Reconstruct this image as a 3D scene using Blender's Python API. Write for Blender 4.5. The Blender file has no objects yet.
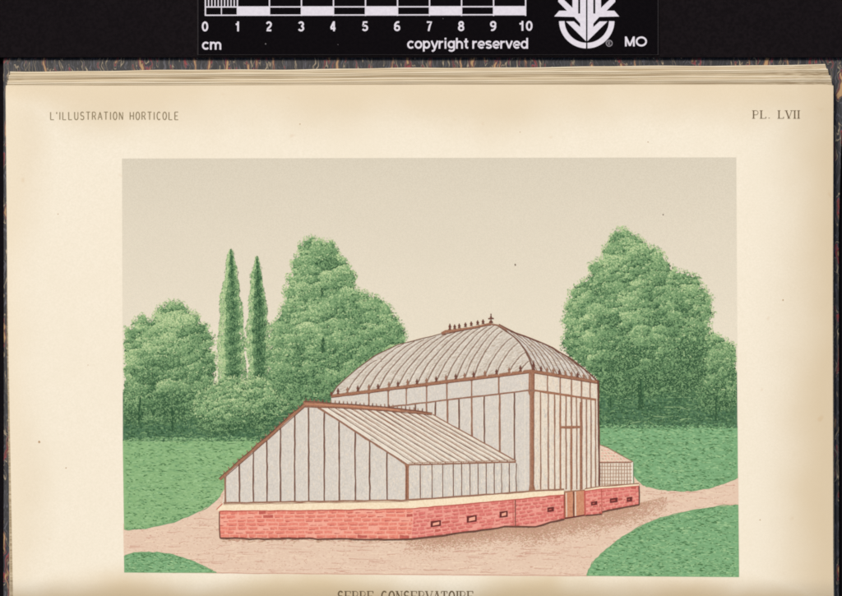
# An opened horticultural journal under a copy stand: a cream plate page with a
# colour-printed greenhouse, a black centimetre scale above it, marbled boards below.
import bpy, math, random
import numpy as np
from mathutils import Vector

R = math.radians
SC = bpy.context.scene
COL = SC.collection
rnd = random.Random(7)

# ------------------------------------------------------------------ camera, light, exposure
S = 0.01 / 32.06          # metres per photograph pixel on the page (the cm scale gives it)
D = 0.90                  # camera height above the page
Z0 = 0.012                # height of the flat part of the page above the table
CX, CY = 421.0, 298.0

cam = bpy.data.cameras.new('camera')
cam.sensor_width = 36.0
cam.sensor_fit = 'HORIZONTAL'
cam.lens = 36.0 * D / (842 * S)
cam.clip_start = 0.05
cam.clip_end = 100
camo = bpy.data.objects.new('camera', cam)
camo.location = (0, 0, Z0 + D)
COL.objects.link(camo)
SC.camera = camo

SUN_EL, SUN_AZ = 62.0, 318.0      # azimuth clockwise from +Y: light from the upper left
w = bpy.data.worlds.new('World')
SC.world = w
w.use_nodes = True
nt = w.node_tree
bg = nt.nodes['Background']
sky = nt.nodes.new('ShaderNodeTexSky')
sky.sky_type = 'NISHITA'
sky.sun_disc = False
sky.sun_elevation = R(SUN_EL)
sky.sun_rotation = R(SUN_AZ)
nt.links.new(sky.outputs['Color'], bg.inputs['Color'])
bg.inputs['Strength'].default_value = 0.05

sun = bpy.data.lights.new('sun', 'SUN')
sun.energy = 2.0
sun.angle = R(14)
sun.color = (1.0, 0.94, 0.85)
suno = bpy.data.objects.new('sun', sun)
el, az = R(SUN_EL), R(SUN_AZ)
to_sun = Vector((math.sin(az) * math.cos(el), math.cos(az) * math.cos(el), math.sin(el)))
suno.rotation_euler = to_sun.to_track_quat('Z', 'Y').to_euler()
suno.location = to_sun * 2
COL.objects.link(suno)

SC.view_settings.view_transform = 'Standard'
SC.view_settings.look = 'None'
SC.view_settings.gamma = 1
SC.view_settings.use_curve_mapping = False
SC.view_settings.exposure = 0.84
SC.cycles.filter_width = 1.9
UM = 1e-6                # a micron
ALB = 0.86                # paper white reflects about this much


# ------------------------------------------------------------------ helpers
def lin(c):
    out = []
    for v in c:
        v = v / 255
        out.append((v / 12.92 if v <= 0.04045 else ((v + 0.055) / 1.055) ** 2.4) * ALB)
    return (*out, 1)


def P(x, y, z):
    f = (Z0 + D - z) / D
    return ((x - CX) * S * f, (CY - y) * S * f, z)


def zpage(x, y):
    z = Z0
    if x > 741: z -= ((x - 741) / 92) ** 2 * 0.0030
    if x < 30: z -= ((30 - x) / 24) ** 2 * 0.0005
    if y < 112: z -= ((112 - y) / 28) ** 2 * 0.0005
    if y > 578:
        t = min(y, 600) - 578
        z -= 0.0150 * t * t * S
        if y > 600: z -= (y - 600) * 0.0150 * 2 * 22 * S * 0.85
    return z


def material(name, a, b=None, grain=1.6, blotch=None, blot_amt=0.25, rough=0.9, stretch=(1, 1, 1), spec=0.12,
             gmin=0.38, gmax=0.62):
    """ink or paper: colour a worked over with grains of colour b, and broad soft variation"""
    m = bpy.data.materials.new(name)
    m.use_nodes = True
    n, l = m.node_tree.nodes, m.node_tree.links
    bs = n['Principled BSDF']
    bs.inputs['Roughness'].default_value = rough
    bs.inputs['Specular IOR Level'].default_value = spec
    if b is None:
        b = tuple(max(0, v * 0.9) for v in a)
    tc = n.new('ShaderNodeTexCoord')
    mp = n.new('ShaderNodeMapping')
    mp.inputs['Scale'].default_value = stretch
    l.new(tc.outputs['Object'], mp.inputs['Vector'])
    no = n.new('ShaderNodeTexNoise')
    no.inputs['Scale'].default_value = 1 / (grain * S)
    no.inputs['Detail'].default_value = 2
    l.new(mp.outputs['Vector'], no.inputs['Vector'])
    mr = n.new('ShaderNodeMapRange')
    mr.inputs['From Min'].default_value = gmin
    mr.inputs['From Max'].default_value = gmax
    l.new(no.outputs['Fac'], mr.inputs['Value'])
    mx = n.new('ShaderNodeMix')
    mx.data_type = 'RGBA'
    mx.inputs['A'].default_value = lin(a)
    mx.inputs['B'].default_value = lin(b)
    l.new(mr.outputs['Result'], mx.inputs['Factor'])
    out = mx.outputs['Result']
    if blotch:
        n2 = n.new('ShaderNodeTexNoise')
        n2.inputs['Scale'].default_value = 1 / (blotch * S)
        n2.inputs['Detail'].default_value = 3
        l.new(tc.outputs['Object'], n2.inputs['Vector'])
        m2 = n.new('ShaderNodeMapRange')
        m2.inputs['From Min'].default_value = 0.3
        m2.inputs['From Max'].default_value = 0.7
        m2.inputs['To Min'].default_value = 0
        m2.inputs['To Max'].default_value = blot_amt
        l.new(n2.outputs['Fac'], m2.inputs['Value'])
        x2 = n.new('ShaderNodeMix')
        x2.data_type = 'RGBA'
        l.new(m2.outputs['Result'], x2.inputs['Factor'])
        l.new(out, x2.inputs['A'])
        x2.inputs['B'].default_value = lin(b)
        out = x2.outputs['Result']
    l.new(out, bs.inputs['Base Color'])
    return m


def link(name, me, parent=None):
    o = bpy.data.objects.new(name, me)
    COL.objects.link(o)
    if parent:
        o.parent = parent
    return o


def thing(name, label, cat, loc=(0, 0, 0)):
    o = bpy.data.objects.new(name, None)
    o.empty_display_size = 0.02
    COL.objects.link(o)
    o.location = loc
    o['label'] = label
    o['category'] = cat
    return o


def base_of(o):
    """world offset of an object (only Empties are moved)"""
    v = Vector((0, 0, 0))
    while o:
        v += Vector(o.location)
        o = o.parent
    return v


class MB:
    """collects faces; build() links them as ONE mesh object"""
    def __init__(self):
        self.v, self.f, self.m, self.mats = [], [], [], []

    def mi(self, mat):
        if mat not in self.mats:
            self.mats.append(mat)
        return self.mats.index(mat)

    def face(self, pts, mat):
        i = len(self.v)
        self.v.extend(pts)
        self.f.append(tuple(range(i, i + len(pts))))
        self.m.append(self.mi(mat))

    def grid(self, rows, mat, flip=False):
        """rows of points, as a shared-vertex sheet"""
        i0 = len(self.v)
        nx = len(rows[0])
        for r in rows:
            self.v.extend(r)
        k = self.mi(mat)
        for j in range(len(rows) - 1):
            for i in range(nx - 1):
                a = i0 + j * nx + i
                q = (a, a + nx, a + nx + 1, a + 1)
                self.f.append(q if not flip else q[::-1])
                self.m.append(k)

    def box(self, x0, y0, x1, y1, z0, z1, mat):
        """box given in metres"""
        c = [(x0, y0), (x1, y0), (x1, y1), (x0, y1)]
        lo = [(*p, z0) for p in c]
        hi = [(*p, z1) for p in c]
        self.face(hi, mat)
        self.face(lo[::-1], mat)
        for a in range(4):
            b = (a + 1) % 4
            self.face([lo[a], lo[b], hi[b], hi[a]], mat)

    def build(self, name, parent=None, smooth=False):
        off = base_of(parent) if parent else Vector((0, 0, 0))
        me = bpy.data.meshes.new(name)
        vs = [(a - off.x, b - off.y, c - off.z) for a, b, c in self.v]
        me.from_pydata(vs, [], self.f)
        for m in self.mats:
            me.materials.append(m)
        me.polygons.foreach_set('material_index', self.m)
        if smooth:
            me.polygons.foreach_set('use_smooth', [True] * len(self.f))
        me.update()
        return link(name, me, parent)




class Ink(MB):
    """flat printing ink lying on the page: every stroke a hair above the one before"""
    def __init__(self, level, surf=zpage):
        super().__init__()
        self.lv = level * UM
        self.surf = surf

    def up(self, d=0.3):
        self.lv += d * UM

    def pt(self, x, y, extra=0.0):
        return P(x, y, self.surf(x, y) + self.lv + extra)

    def poly(self, pts, mat, step=0.3):
        self.up(step)
        # turn so that the face looks up (pixel y runs down)
        a = sum(p[0] * q[1] - q[0] * p[1] for p, q in zip(pts, pts[1:] + pts[:1]))
        if a > 0:
            pts = pts[::-1]
        self.face([self.pt(x, y) for x, y in pts], mat)

    def line(self, pts, wd, mat, w1=None, jit=0.0, step=0.3):
        """a stroke along pts; width wd tapering to w1"""
        self.up(step)
        if w1 is None:
            w1 = wd
        if jit:
            fine = []
            for (xa, ya), (xb, yb) in zip(pts, pts[1:]):
                n = max(1, int(math.hypot(xb - xa, yb - ya) / 7))
                for k in range(n):
                    t = k / n
                    fine.append((xa + (xb - xa) * t + rnd.gauss(0, jit), ya + (yb - ya) * t + rnd.gauss(0, jit)))
            fine.append(pts[-1])
            pts = fine
        if max(p[1] for p in pts) > 576 and self.surf is zpage:
            fine = []
            for (xa, ya), (xb, yb) in zip(pts, pts[1:]):
                k_ = max(1, int(abs(yb - ya) / 1.2))
                fine += [lerp((xa, ya), (xb, yb), i / k_) for i in range(k_)]
            pts = fine + [pts[-1]]
        n = len(pts)
        L, Q = [], []
        for i, (x, y) in enumerate(pts):
            xa, ya = pts[max(0, i - 1)]
            xb, yb = pts[min(n - 1, i + 1)]
            dx, dy = xb - xa, yb - ya
            d = math.hypot(dx, dy) or 1
            h = (wd + (w1 - wd) * i / max(1, n - 1)) / 2
            if jit:
                h *= rnd.uniform(0.8, 1.2)
            L.append(self.pt(x + dy / d * h, y - dx / d * h))
            Q.append(self.pt(x - dy / d * h, y + dx / d * h))
        self.grid([L, Q], mat)

    def dab(self, x, y, ln, wd, ang, mat, spread):
        """one touch of the crayon, at a random height within spread microns"""
        c, s = math.cos(ang), math.sin(ang)
        e = (0.8 + rnd.random() * spread) * UM
        b = rnd.uniform(-0.25, 0.25) * ln
        pts = [(-ln / 2, 0), (-ln * 0.15, -wd / 2 + b * 0.5), (ln * 0.3, -wd * 0.4 + b * 0.4), (ln / 2, 0),
               (ln * 0.25, wd / 2 + b * 0.4), (-ln * 0.25, wd * 0.4 + b * 0.3)]
        self.face([self.pt(x + px * c - py * s, y + px * s + py * c, e) for px, py in pts[::-1]], mat)


def inside(x, y, poly):
    r = False
    j = len(poly) - 1
    for i in range(len(poly)):
        xi, yi = poly[i]
        xj, yj = poly[j]
        if (yi > y) != (yj > y) and x < (xj - xi) * (y - yi) / (yj - yi) + xi:
            r = not r
        j = i
    return r


def lerp(a, b, t):
    return (a[0] + (b[0] - a[0]) * t, a[1] + (b[1] - a[1]) * t)


# ------------------------------------------------------------------ materials
M_felt = material('black_felt', (20, 16, 19), (14, 12, 15), grain=2.2, blotch=70, blot_amt=0.5, rough=0.95, spec=0.05)
M_strip = material('black_card', (27, 22, 24), (20, 16, 18), grain=3, blotch=120, blot_amt=0.5, rough=0.9, spec=0.03)
M_bar = material('scale_black', (14, 10, 13), (10, 7, 10), grain=3, blotch=60, rough=0.8, spec=0.03)
M_rim = material('scale_edge', (40, 35, 37), (34, 29, 32), grain=3, rough=0.6)
M_white = material('scale_white', (226, 219, 224), (218, 211, 217), grain=3, rough=0.6)
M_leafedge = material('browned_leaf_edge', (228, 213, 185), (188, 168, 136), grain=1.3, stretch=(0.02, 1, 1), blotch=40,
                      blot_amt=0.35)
M_leaflow = material('browned_shaded_leaf', (204, 187, 157), (160, 140, 110), grain=1.3, stretch=(0.02, 1, 1), blotch=30,
                     blot_amt=0.4)  # browned paper, with the shade of the leaf steps put into its darker tone


M_rimpale = material('lit_leaf_rim', (238, 224, 196), (222, 204, 172), grain=4, stretch=(0.05, 1, 1))  # light caught on a leaf edge, painted as a pale line
M_rimdark = material('dark_leaf_rim', (176, 156, 124), (196, 176, 144), grain=6, stretch=(0.05, 1, 1))  # thin darker line below each pale rim


def paper_material():
    """cream paper, browned towards its edges, faintly foxed, shade at right and gutter painted in"""
    m = bpy.data.materials.new('cream_paper')
    m.use_nodes = True
    n, l = m.node_tree.nodes, m.node_tree.links
    bs = n['Principled BSDF']
    bs.inputs['Roughness'].default_value = 0.9
    bs.inputs['Specular IOR Level'].default_value = 0.12
    tc = n.new('ShaderNodeTexCoord')

    def noise(px, detail=3):
        q = n.new('ShaderNodeTexNoise')
        q.inputs['Scale'].default_value = 1 / (px * S)
        q.inputs['Detail'].default_value = detail
        l.new(tc.outputs['Object'], q.inputs['Vector'])
        return q.outputs['Fac']

    def rng(v, a, b, c, d, smooth=False):
        q = n.new('ShaderNodeMapRange')
        if smooth:
            q.interpolation_type = 'SMOOTHSTEP'
        for k, val in zip(('From Min', 'From Max', 'To Min', 'To Max'), (a, b, c, d)):
            q.inputs[k].default_value = val
        l.new(v, q.inputs['Value'])
        return q.outputs['Result']

    def mix(f, a, b):
        q = n.new('ShaderNodeMix')
        q.data_type = 'RGBA'
        l.new(f, q.inputs['Factor'])
        if isinstance(a, tuple): q.inputs['A'].default_value = a
        else: l.new(a, q.inputs['A'])
        q.inputs['B'].default_value = b
        return q.outputs['Result']

    def add(a, b, op='ADD'):
        q = n.new('ShaderNodeMath')
        q.operation = op
        l.new(a, q.inputs[0])
        if isinstance(b, (int, float)): q.inputs[1].default_value = b
        else: l.new(b, q.inputs[1])
        q.use_clamp = op != 'ADD'
        return q.outputs[0]

    sp = n.new('ShaderNodeSeparateXYZ')
    l.new(tc.outputs['Object'], sp.inputs[0])
    wob = rng(noise(160), 0.3, 0.7, -0.006, 0.006)
    xx = add(sp.outputs['X'], wob)
    yy = add(sp.outputs['Y'], wob)
    top = rng(yy, (298 - 150) * S, (298 - 84) * S, 0, 0.62, True)
    right = rng(xx, (752 - 421) * S, (836 - 421) * S, 0, 0.8, True)  # browning plus the light falling off on the right margin, painted as tone
    left = rng(xx, (60 - 421) * S, (4 - 421) * S, 0, 0.35, True)
    gutter_shade = rng(yy, (298 - 566) * S, (298 - 606) * S, 0, 1.0, True)  # shade of the page dipping into the gutter, painted as tone
    tone = add(add(top, right, 'MAXIMUM'), add(left, gutter_shade, 'MAXIMUM'), 'MAXIMUM')
    c = mix(rng(noise(1.8), 0.3, 0.7, 0, 1), lin((246, 234, 211)), lin((238, 226, 201)))
    c = mix(rng(noise(60), 0.35, 0.7, 0, 0.5), c, lin((239, 226, 200)))
    c = mix(tone, c, lin((219, 196, 158)))
    c = mix(rng(noise(14, 1), 0.76, 0.82, 0, 0.25), c, lin((205, 168, 120)))
    l.new(c, bs.inputs['Base Color'])
    bp = n.new('ShaderNodeBump')
    bp.inputs['Strength'].default_value = 0.12
    bp.inputs['Distance'].default_value = 0.0002
    l.new(noise(3.0), bp.inputs['Height'])
    l.new(bp.outputs['Normal'], bs.inputs['Normal'])
    return m


M_paper = paper_material()


def marbled_material():
    m = bpy.data.materials.new('marbled_paper')
    m.use_nodes = True
    n, l = m.node_tree.nodes, m.node_tree.links
    bs = n['Principled BSDF']
    bs.inputs['Roughness'].default_value = 0.6
    tc = n.new('ShaderNodeTexCoord')
    warp = n.new('ShaderNodeTexNoise')
    warp.inputs['Scale'].default_value = 1 / (18 * S)
    l.new(tc.outputs['Object'], warp.inputs['Vector'])
    sb = n.new('ShaderNodeVectorMath')
    sb.operation = 'MULTIPLY_ADD'
    l.new(warp.outputs['Color'], sb.inputs[0])
    sb.inputs[1].default_value = (0.004, 0.006, 0)
    l.new(tc.outputs['Object'], sb.inputs[2])
    mp = n.new('ShaderNodeMapping')
    mp.inputs['Rotation'].default_value = (0, 0, R(24))
    mp.inputs['Scale'].default_value = (1, 0.13, 1)
    l.new(sb.outputs[0], mp.inputs['Vector'])
    no = n.new('ShaderNodeTexNoise')
    no.inputs['Scale'].default_value = 1 / (4.2 * S)
    no.inputs['Detail'].default_value = 1.5
    l.new(mp.outputs['Vector'], no.inputs['Vector'])
    cr = n.new('ShaderNodeValToRGB')
    cr.color_ramp.interpolation = 'LINEAR'
    stops = [(0.0, (10, 10, 14)), (0.385, (14, 14, 20)), (0.405, (88, 86, 94)), (0.425, (16, 15, 22)), (0.47, (12, 12, 16)), (0.485, (58, 54, 58)),
             (0.50, (12, 11, 16)), (0.535, (14, 13, 18)), (0.55, (176, 158, 130)), (0.565, (18, 16, 22)), (0.60, (22, 22, 32)), (0.61, (64, 66, 84)),
             (0.625, (150, 44, 42)), (0.655, (14, 12, 18)), (0.69, (176, 138, 92))]
    e = cr.color_ramp.elements
    while len(e) > 1:
        e.remove(e[-1])
    e[0].position, e[0].color = stops[0][0], lin(stops[0][1])
    for p, c in stops[1:]:
        q = e.new(p)
        q.color = lin(c)
    l.new(no.outputs['Fac'], cr.inputs['Fac'])
    l.new(cr.outputs['Color'], bs.inputs['Base Color'])
    return m


M_marble = marbled_material()
M_leather = material('dark_leather', (30, 28, 34), (22, 22, 28), grain=4, rough=0.55)

# printing inks
G = [material('pale_green_ink', (198, 215, 160), (182, 203, 145), grain=1.3),
     material('light_green_ink', (167, 194, 139), (150, 181, 125), grain=1.3),
     material('mid_green_ink', (130, 163, 114), (112, 147, 99), grain=1.3),
     material('deep_green_ink', (92, 129, 87), (78, 114, 76), grain=1.3),
     material('dark_green_ink', (56, 90, 60), (46, 78, 51), grain=1.3)]
M_under = material('undergrowth_ink', (92, 128, 92), (70, 106, 76), grain=1.8, blotch=16, blot_amt=0.5, stretch=(0.5, 1, 1))
M_lawn = material('lawn_ink', (150, 186, 130), (132, 172, 116), grain=1.6, blotch=30, blot_amt=0.6, stretch=(0.5, 1, 1))
M_lawn2 = material('cool_lawn_ink', (136, 180, 130), (118, 164, 114), grain=1.6, blotch=30, blot_amt=0.6, stretch=(0.5, 1, 1))
M_lawnline = material('lawn_stroke_ink', (80, 121, 76), (66, 106, 64), grain=1.5)
M_lawnline2 = material('soft_lawn_stroke_ink', (122, 164, 114), (112, 154, 106), grain=1.5)
M_lawnpale = material('pale_lawn_stroke_ink', (160, 197, 142), (152, 190, 134), grain=1.5)
M_sky = material('sky_tint_ink', (237, 225, 201), (230, 219, 195), grain=1.4, blotch=60, blot_amt=0.5)
M_skyline = material('sky_ruling_ink', (214, 204, 182), (206, 195, 172), grain=1.4)
M_path = material('path_ink', (232, 205, 179), (223, 193, 167), grain=1.5, blotch=24, blot_amt=0.6, stretch=(0.5, 1, 1))
M_pathline = material('path_stroke_ink', (208, 162, 140), (196, 150, 128), grain=1.5)
M_pathshade = material('path_hatching_ink', (192, 154, 124), (182, 144, 114), grain=1.5)
M_pathpale = material('pale_path_ink', (240, 216, 188), (234, 208, 178), grain=1.5)
M_glass = material('glass_tint_ink', (223, 213, 198), (209, 200, 186), grain=1.5, blotch=12, blot_amt=0.3)
M_glass2 = material('cool_glass_ink', (212, 204, 191), (200, 192, 180), grain=1.4, stretch=(1, 0.4, 1))
M_glassw = material('warm_glass_ink', (234, 219, 196), (218, 202, 180), grain=1.5)
M_roofg = material('roof_glass_ink', (219, 208, 190), (203, 192, 175), grain=1.4, blotch=14, blot_amt=0.3)
M_roofd = material('roof_hatching_ink', (196, 180, 160), (184, 166, 146), grain=1.4)
M_roofc = material('cream_roof_ink', (236, 225, 205), (226, 214, 194), grain=1.4)
M_bar_ink = material('brown_bar_ink', (158, 118, 95), (144, 104, 84), grain=1.4)
M_barline = material('thin_brown_ink', (128, 92, 76), (112, 80, 66), grain=1.4)
M_barsoft = material('soft_brown_ink', (176, 140, 116), (164, 128, 104), grain=1.4)
M_dome_rib = material('dome_rib_ink', (142, 112, 94), (128, 100, 84), grain=1.4)
M_stone_pale = material('pale_highlight_ink', (236, 226, 208), (228, 217, 199), grain=1.4)
M_rust = material('rust_ink', (168, 120, 92), (150, 104, 80), grain=1.4)
M_darkl = material('dark_outline_ink', (118, 76, 62), (104, 66, 54), grain=1.4)
M_annex = material('annex_roof_ink', (233, 210, 184), (222, 194, 168), grain=1.6)
M_stone = material('stone_ink', (247, 229, 196), (238, 216, 180), grain=1.6)
M_brick = material('salmon_brick_ink', (243, 174, 150), (236, 160, 138), grain=1.8, blotch=10, blot_amt=0.4)
M_brick2 = material('crimson_brick_ink', (238, 164, 146), (230, 150, 134), grain=1.8, blotch=10, blot_amt=0.4)
M_brickA = material('brick_stroke_ink', (233, 141, 119), (223, 127, 108), grain=1.5)
M_brickB = material('crimson_brick_stroke_ink', (224, 130, 118), (213, 116, 106), grain=1.5)
M_mortar = material('brick_course_ink', (198, 102, 88), (186, 90, 80), grain=1.6)
M_pink = material('pale_brick_ink', (242, 174, 146), (236, 164, 138), grain=1.6)
M_door = material('door_ink', (208, 148, 114), (196, 130, 98), grain=1.6)
M_vent = material('vent_ink', (112, 52, 48), (98, 44, 42), grain=1.6)
M_text = material('grey_brown_lettering', (132, 116, 86), (146, 130, 100), grain=1.4)
M_text2 = material('brown_lettering', (98, 82, 58), (120, 102, 76), grain=1.4)
M_fox = material('foxing_brown', (176, 140, 100), (190, 156, 116), grain=2)
M_fleck = material('dark_fleck', (92, 74, 60), (110, 90, 70), grain=2)

# ------------------------------------------------------------------ table
mb = MB()
mb.box(-1.6, -1.4, 1.6, 1.4, -0.03, 0.0, M_felt)
tb = mb.build('table')
tb['kind'] = 'structure'

# ------------------------------------------------------------------ the bound volume
GUT = 622.0      # gutter, in photograph pixels
FACE_END = 1170.0
book = thing('open_book', 'thick old book lying open on the table, its marbled cover showing round the browned leaves',
             'book', P(421, 620, 0.0))


def edge_x(pairs, y):
    for (ya, xa), (yb, xb) in zip(pairs, pairs[1:]):
        if y <= yb:
            t = max(0, min(1, (y - ya) / (yb - ya)))
            return xa + (xb - xa) * t
    return pairs[-1][1]


def sheet(left, right, top, bottom, zf, thick, m_top, m_side, nx=60, ny=70, ypow=1.0):
    """a slab of paper: top surface zf(x,y), sides down by thick(x,y)->z"""
    mb = MB()
    rows, lows = [], []
    for j in range(ny + 1):
        v = (j / ny) ** ypow
        rt, rb = [], []
        for i in range(nx + 1):
            u = i / nx
            ytop = top(u)
            y = ytop + (bottom - ytop) * v
            xl, xr = edge_x(left, y), edge_x(right, y)
            x = xl + (xr - xl) * u
            z = zf(x, y)
            rt.append(P(x, y, z))
            zz = thick(x, y, z)
            rb.append(P(x, y, zz)[:2] + (zz,))
        rows.append(rt)
        lows.append(rb)
    mb.grid(rows, m_top)
    mb.grid(lows, m_side, flip=True)
    mb.grid([lows[0], rows[0]], m_side)
    mb.grid([rows[-1], lows[-1]], m_side)
    mb.grid([[r[0] for r in lows], [r[0] for r in rows]], m_side, flip=True)
    mb.grid([[r[-1] for r in rows], [r[-1] for r in lows]], m_side, flip=True)
    return mb


BOARD = 0.003
# the board with its marbled paper
mb = MB()
outline = [(3.5, 58), (846, 57), (841, 150), (838.6, 230), (838.8, 620), (838.8, 1182), (2, 1182), (4, 400)]
hi = [P(x, y, BOARD) for x, y in outline]
lo = [(a, b, 0.0004) for a, b, c in hi]
mb.face(hi[::-1], M_marble)
mb.face(lo, M_leather)
for i in range(len(hi)):
    j = (i + 1) % len(hi)
    mb.face([lo[i], lo[j], hi[j], hi[i]][::-1], M_leather)
mb.build('cover_board', book)


def zbundle(drop):
    def f(x, y):
        z = zpage(x, max(y, 112)) - drop
        if y > 578: z = min(z, zpage(x, y) - 0.0003)
        return max(z, BOARD + 0.0004 + (0.0006 - drop * 0.05))
    return f


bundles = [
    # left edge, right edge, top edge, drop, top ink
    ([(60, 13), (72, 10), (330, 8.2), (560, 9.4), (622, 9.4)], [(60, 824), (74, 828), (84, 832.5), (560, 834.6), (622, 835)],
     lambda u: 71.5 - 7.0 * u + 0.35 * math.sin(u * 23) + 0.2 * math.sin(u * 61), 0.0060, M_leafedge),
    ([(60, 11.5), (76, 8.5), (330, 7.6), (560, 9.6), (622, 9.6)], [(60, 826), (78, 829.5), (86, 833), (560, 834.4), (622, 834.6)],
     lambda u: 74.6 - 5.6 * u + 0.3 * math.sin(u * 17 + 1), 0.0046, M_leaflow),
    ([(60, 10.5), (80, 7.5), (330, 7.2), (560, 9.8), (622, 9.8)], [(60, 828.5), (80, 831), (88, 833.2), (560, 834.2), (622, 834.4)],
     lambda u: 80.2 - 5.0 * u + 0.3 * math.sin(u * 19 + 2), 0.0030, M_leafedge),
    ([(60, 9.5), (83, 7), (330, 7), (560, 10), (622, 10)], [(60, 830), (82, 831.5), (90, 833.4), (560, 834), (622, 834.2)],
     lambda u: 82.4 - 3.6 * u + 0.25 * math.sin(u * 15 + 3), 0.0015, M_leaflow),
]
for left, right, top, drop, mt in bundles:
    zf = zbundle(drop)
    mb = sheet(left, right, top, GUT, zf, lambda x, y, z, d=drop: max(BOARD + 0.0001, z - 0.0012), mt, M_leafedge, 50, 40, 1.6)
    # leaf edges catching the light, painted as pale rims, with dark lines between
    for dy, ht, m_ in ((0.15, 1.0, M_rimpale), (2.3, 0.5, M_rimpale), (1.5, 0.55, M_rimdark), (3.4, 0.4, M_rimdark)):
        a_, b_ = [], []
        for k in range(61):
            u = k / 60
            yt = top(u) + dy + 0.15 * math.sin(u * 37 + dy * 3)
            xl, xr = edge_x(left, yt), edge_x(right, yt)
            x = xl + (xr - xl) * u
            a_.append(P(x, yt, zf(x, yt) + 70 * UM))
            b_.append(P(x, yt + ht, zf(x, yt + ht) + 70 * UM))
        mb.grid([a_, b_], m_)
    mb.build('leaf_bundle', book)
# the facing half, below the picture's edge
fz = lambda x, y: zpage(x, GUT - (y - GUT)) - 0.0004 if y < 2 * GUT - 640 else Z0
mb = sheet([(620, 10), (1200, 8)], [(620, 834), (1200, 832)], lambda u: GUT + 0.5, FACE_END, 
           lambda x, y: max(BOARD + 0.001, zpage(min(max(x, 60), 735), 2 * GUT - y) if y < 690 else Z0 - 0.0006), 
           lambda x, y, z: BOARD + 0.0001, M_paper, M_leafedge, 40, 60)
mb.build('facing_page', book, smooth=False)

# ------------------------------------------------------------------ the plate page
page = thing('plate_page',
             'cream page of an open book with a coloured print of a greenhouse between green trees', 'book page', (0, 0, 0.0045))
PL = [(60, 6.0), (84, 6.0), (92, 5.6), (300, 7.5), (540, 12.0), (622, 13.5)]
PR = [(60, 832.4), (88, 833.4), (300, 832.8), (560, 833.2), (622, 834)]
mb = sheet(PL, PR, lambda u: 85.4 - 1.2 * u + 0.25 * math.sin(u * 9) + (1.2 if u > 0.995 else 0), GUT,
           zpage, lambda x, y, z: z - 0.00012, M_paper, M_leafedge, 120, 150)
mb.build('paper', page, smooth=True)

# sky tint: a flat tint with ruled lines that thin out downwards
ink = Ink(8)
PT = [(122.0, 158.6), (736.4, 157.2), (739.2, 577.2), (124.2, 572.6)]
ink.poly([PT[0], PT[1], (738.0, 430), (122.8, 442)], M_sky)
ink.up(2)
y = 158.9
while y < 400:
    t = (y - 158) / 240
    wd = 0.62 * max(0, 1 - t) ** 1.3
    if wd > 0.03:
        ink.line([(122.0 + t * 0.6, y), (430, y - 0.7), (736.3 + t, y - 1.4 + 0.3)], wd, M_skyline, step=0.02)
    y += 0.83
ink.poly([(514.4, 264.0), (515.8, 263.8), (516.0, 265.6), (514.8, 266.0)], M_fleck)
ink.poly([(662.4, 214.2), (663.6, 213.9), (663.8, 215.2), (662.8, 215.5)], M_fleck)
ink.build('sky_tint', page)

# path
ink = Ink(14)
ink.poly([(123.2, 524), (224, 478), (420, 470), (640, 470), (738.3, 474), PT[2], (430, 575.4), PT[3]], M_path)
ink.up(1.5)
shade = [(405, 540), (510, 528), (538, 527.5), (590, 517), (640, 505), (655, 492), (668, 497), (640, 512), (560, 536), (480, 548), (425, 546)]
for k in range(900):
    x, y = rnd.uniform(124, 738), rnd.uniform(480, 574)
    if y > 572.6 + (x - 124) * 0.0075: continue
    ln = rnd.uniform(3, 22)
    if x + ln / 2 > 738 or x - ln / 2 < 124.5: continue
    r = rnd.random()
    mt = M_pathline if r < 0.5 else M_pathpale
    pts = [(x - ln / 2, y + rnd.uniform(-.5, .5)), (x - ln / 6, y + rnd.uniform(-.7, .7)), (x + ln / 6, y + rnd.uniform(-.7, .7)),
           (x + ln / 2, y + rnd.uniform(-.5, .5))]
    ink.line(pts, rnd.uniform(0.4, 0.9), mt, 0.3, step=0.012)
for k in range(5200):                # fine stipple over the gravel
    x, y = rnd.uniform(126, 735), rnd.uniform(482, 571)
    ink.dab(x, y, rnd.uniform(0.9, 2.2), rnd.uniform(0.4, 0.7), rnd.gauss(0, 0.4), rnd.choice((M_pathline, M_pathpale, M_pathline, M_path)), 7)
wall_foot = [(405, 539.6), (411, 539.2), (505, 526.6), (536, 526.4), (564, 518.8), (601, 514.2), (602, 511.4), (639, 504.4), (662, 498)]
for k in range(15000):                # hatched shadow along the foot of the far walls
    x = rnd.uniform(404, 668)
    yf = np.interp(x, [p[0] for p in wall_foot], [p[1] for p in wall_foot])
    reach = 9 if x < 520 else 11
    d = abs(rnd.gauss(0, reach * 0.8))
    if d > 26 or rnd.random() < (446 - x) / 44: continue
    if x > 630 and rnd.random() < (x - 630) / 45: continue
    ink.dab(x, yf - 1 + d, rnd.uniform(0.8, 2.4), rnd.uniform(0.4, 0.7), rnd.gauss(-0.12, 0.3), M_pathshade if rnd.random() < 0.6 else M_pathline, 8)
for k in range(300):                 # a little tone under the front wall
    x = rnd.uniform(222, 412)
    ink.dab(x, 538.5 + abs(rnd.gauss(0, 2.2)), rnd.uniform(1.5, 5), 0.6, rnd.gauss(0, 0.1), M_pathshade if rnd.random() < .5 else M_pathline, 8)
ink.line([(124.4, 572.2), (300, 573.6), (588, 575.8)], 0.7, M_pathline, jit=0.15)
ink.build('gravel_path', page)


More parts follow.
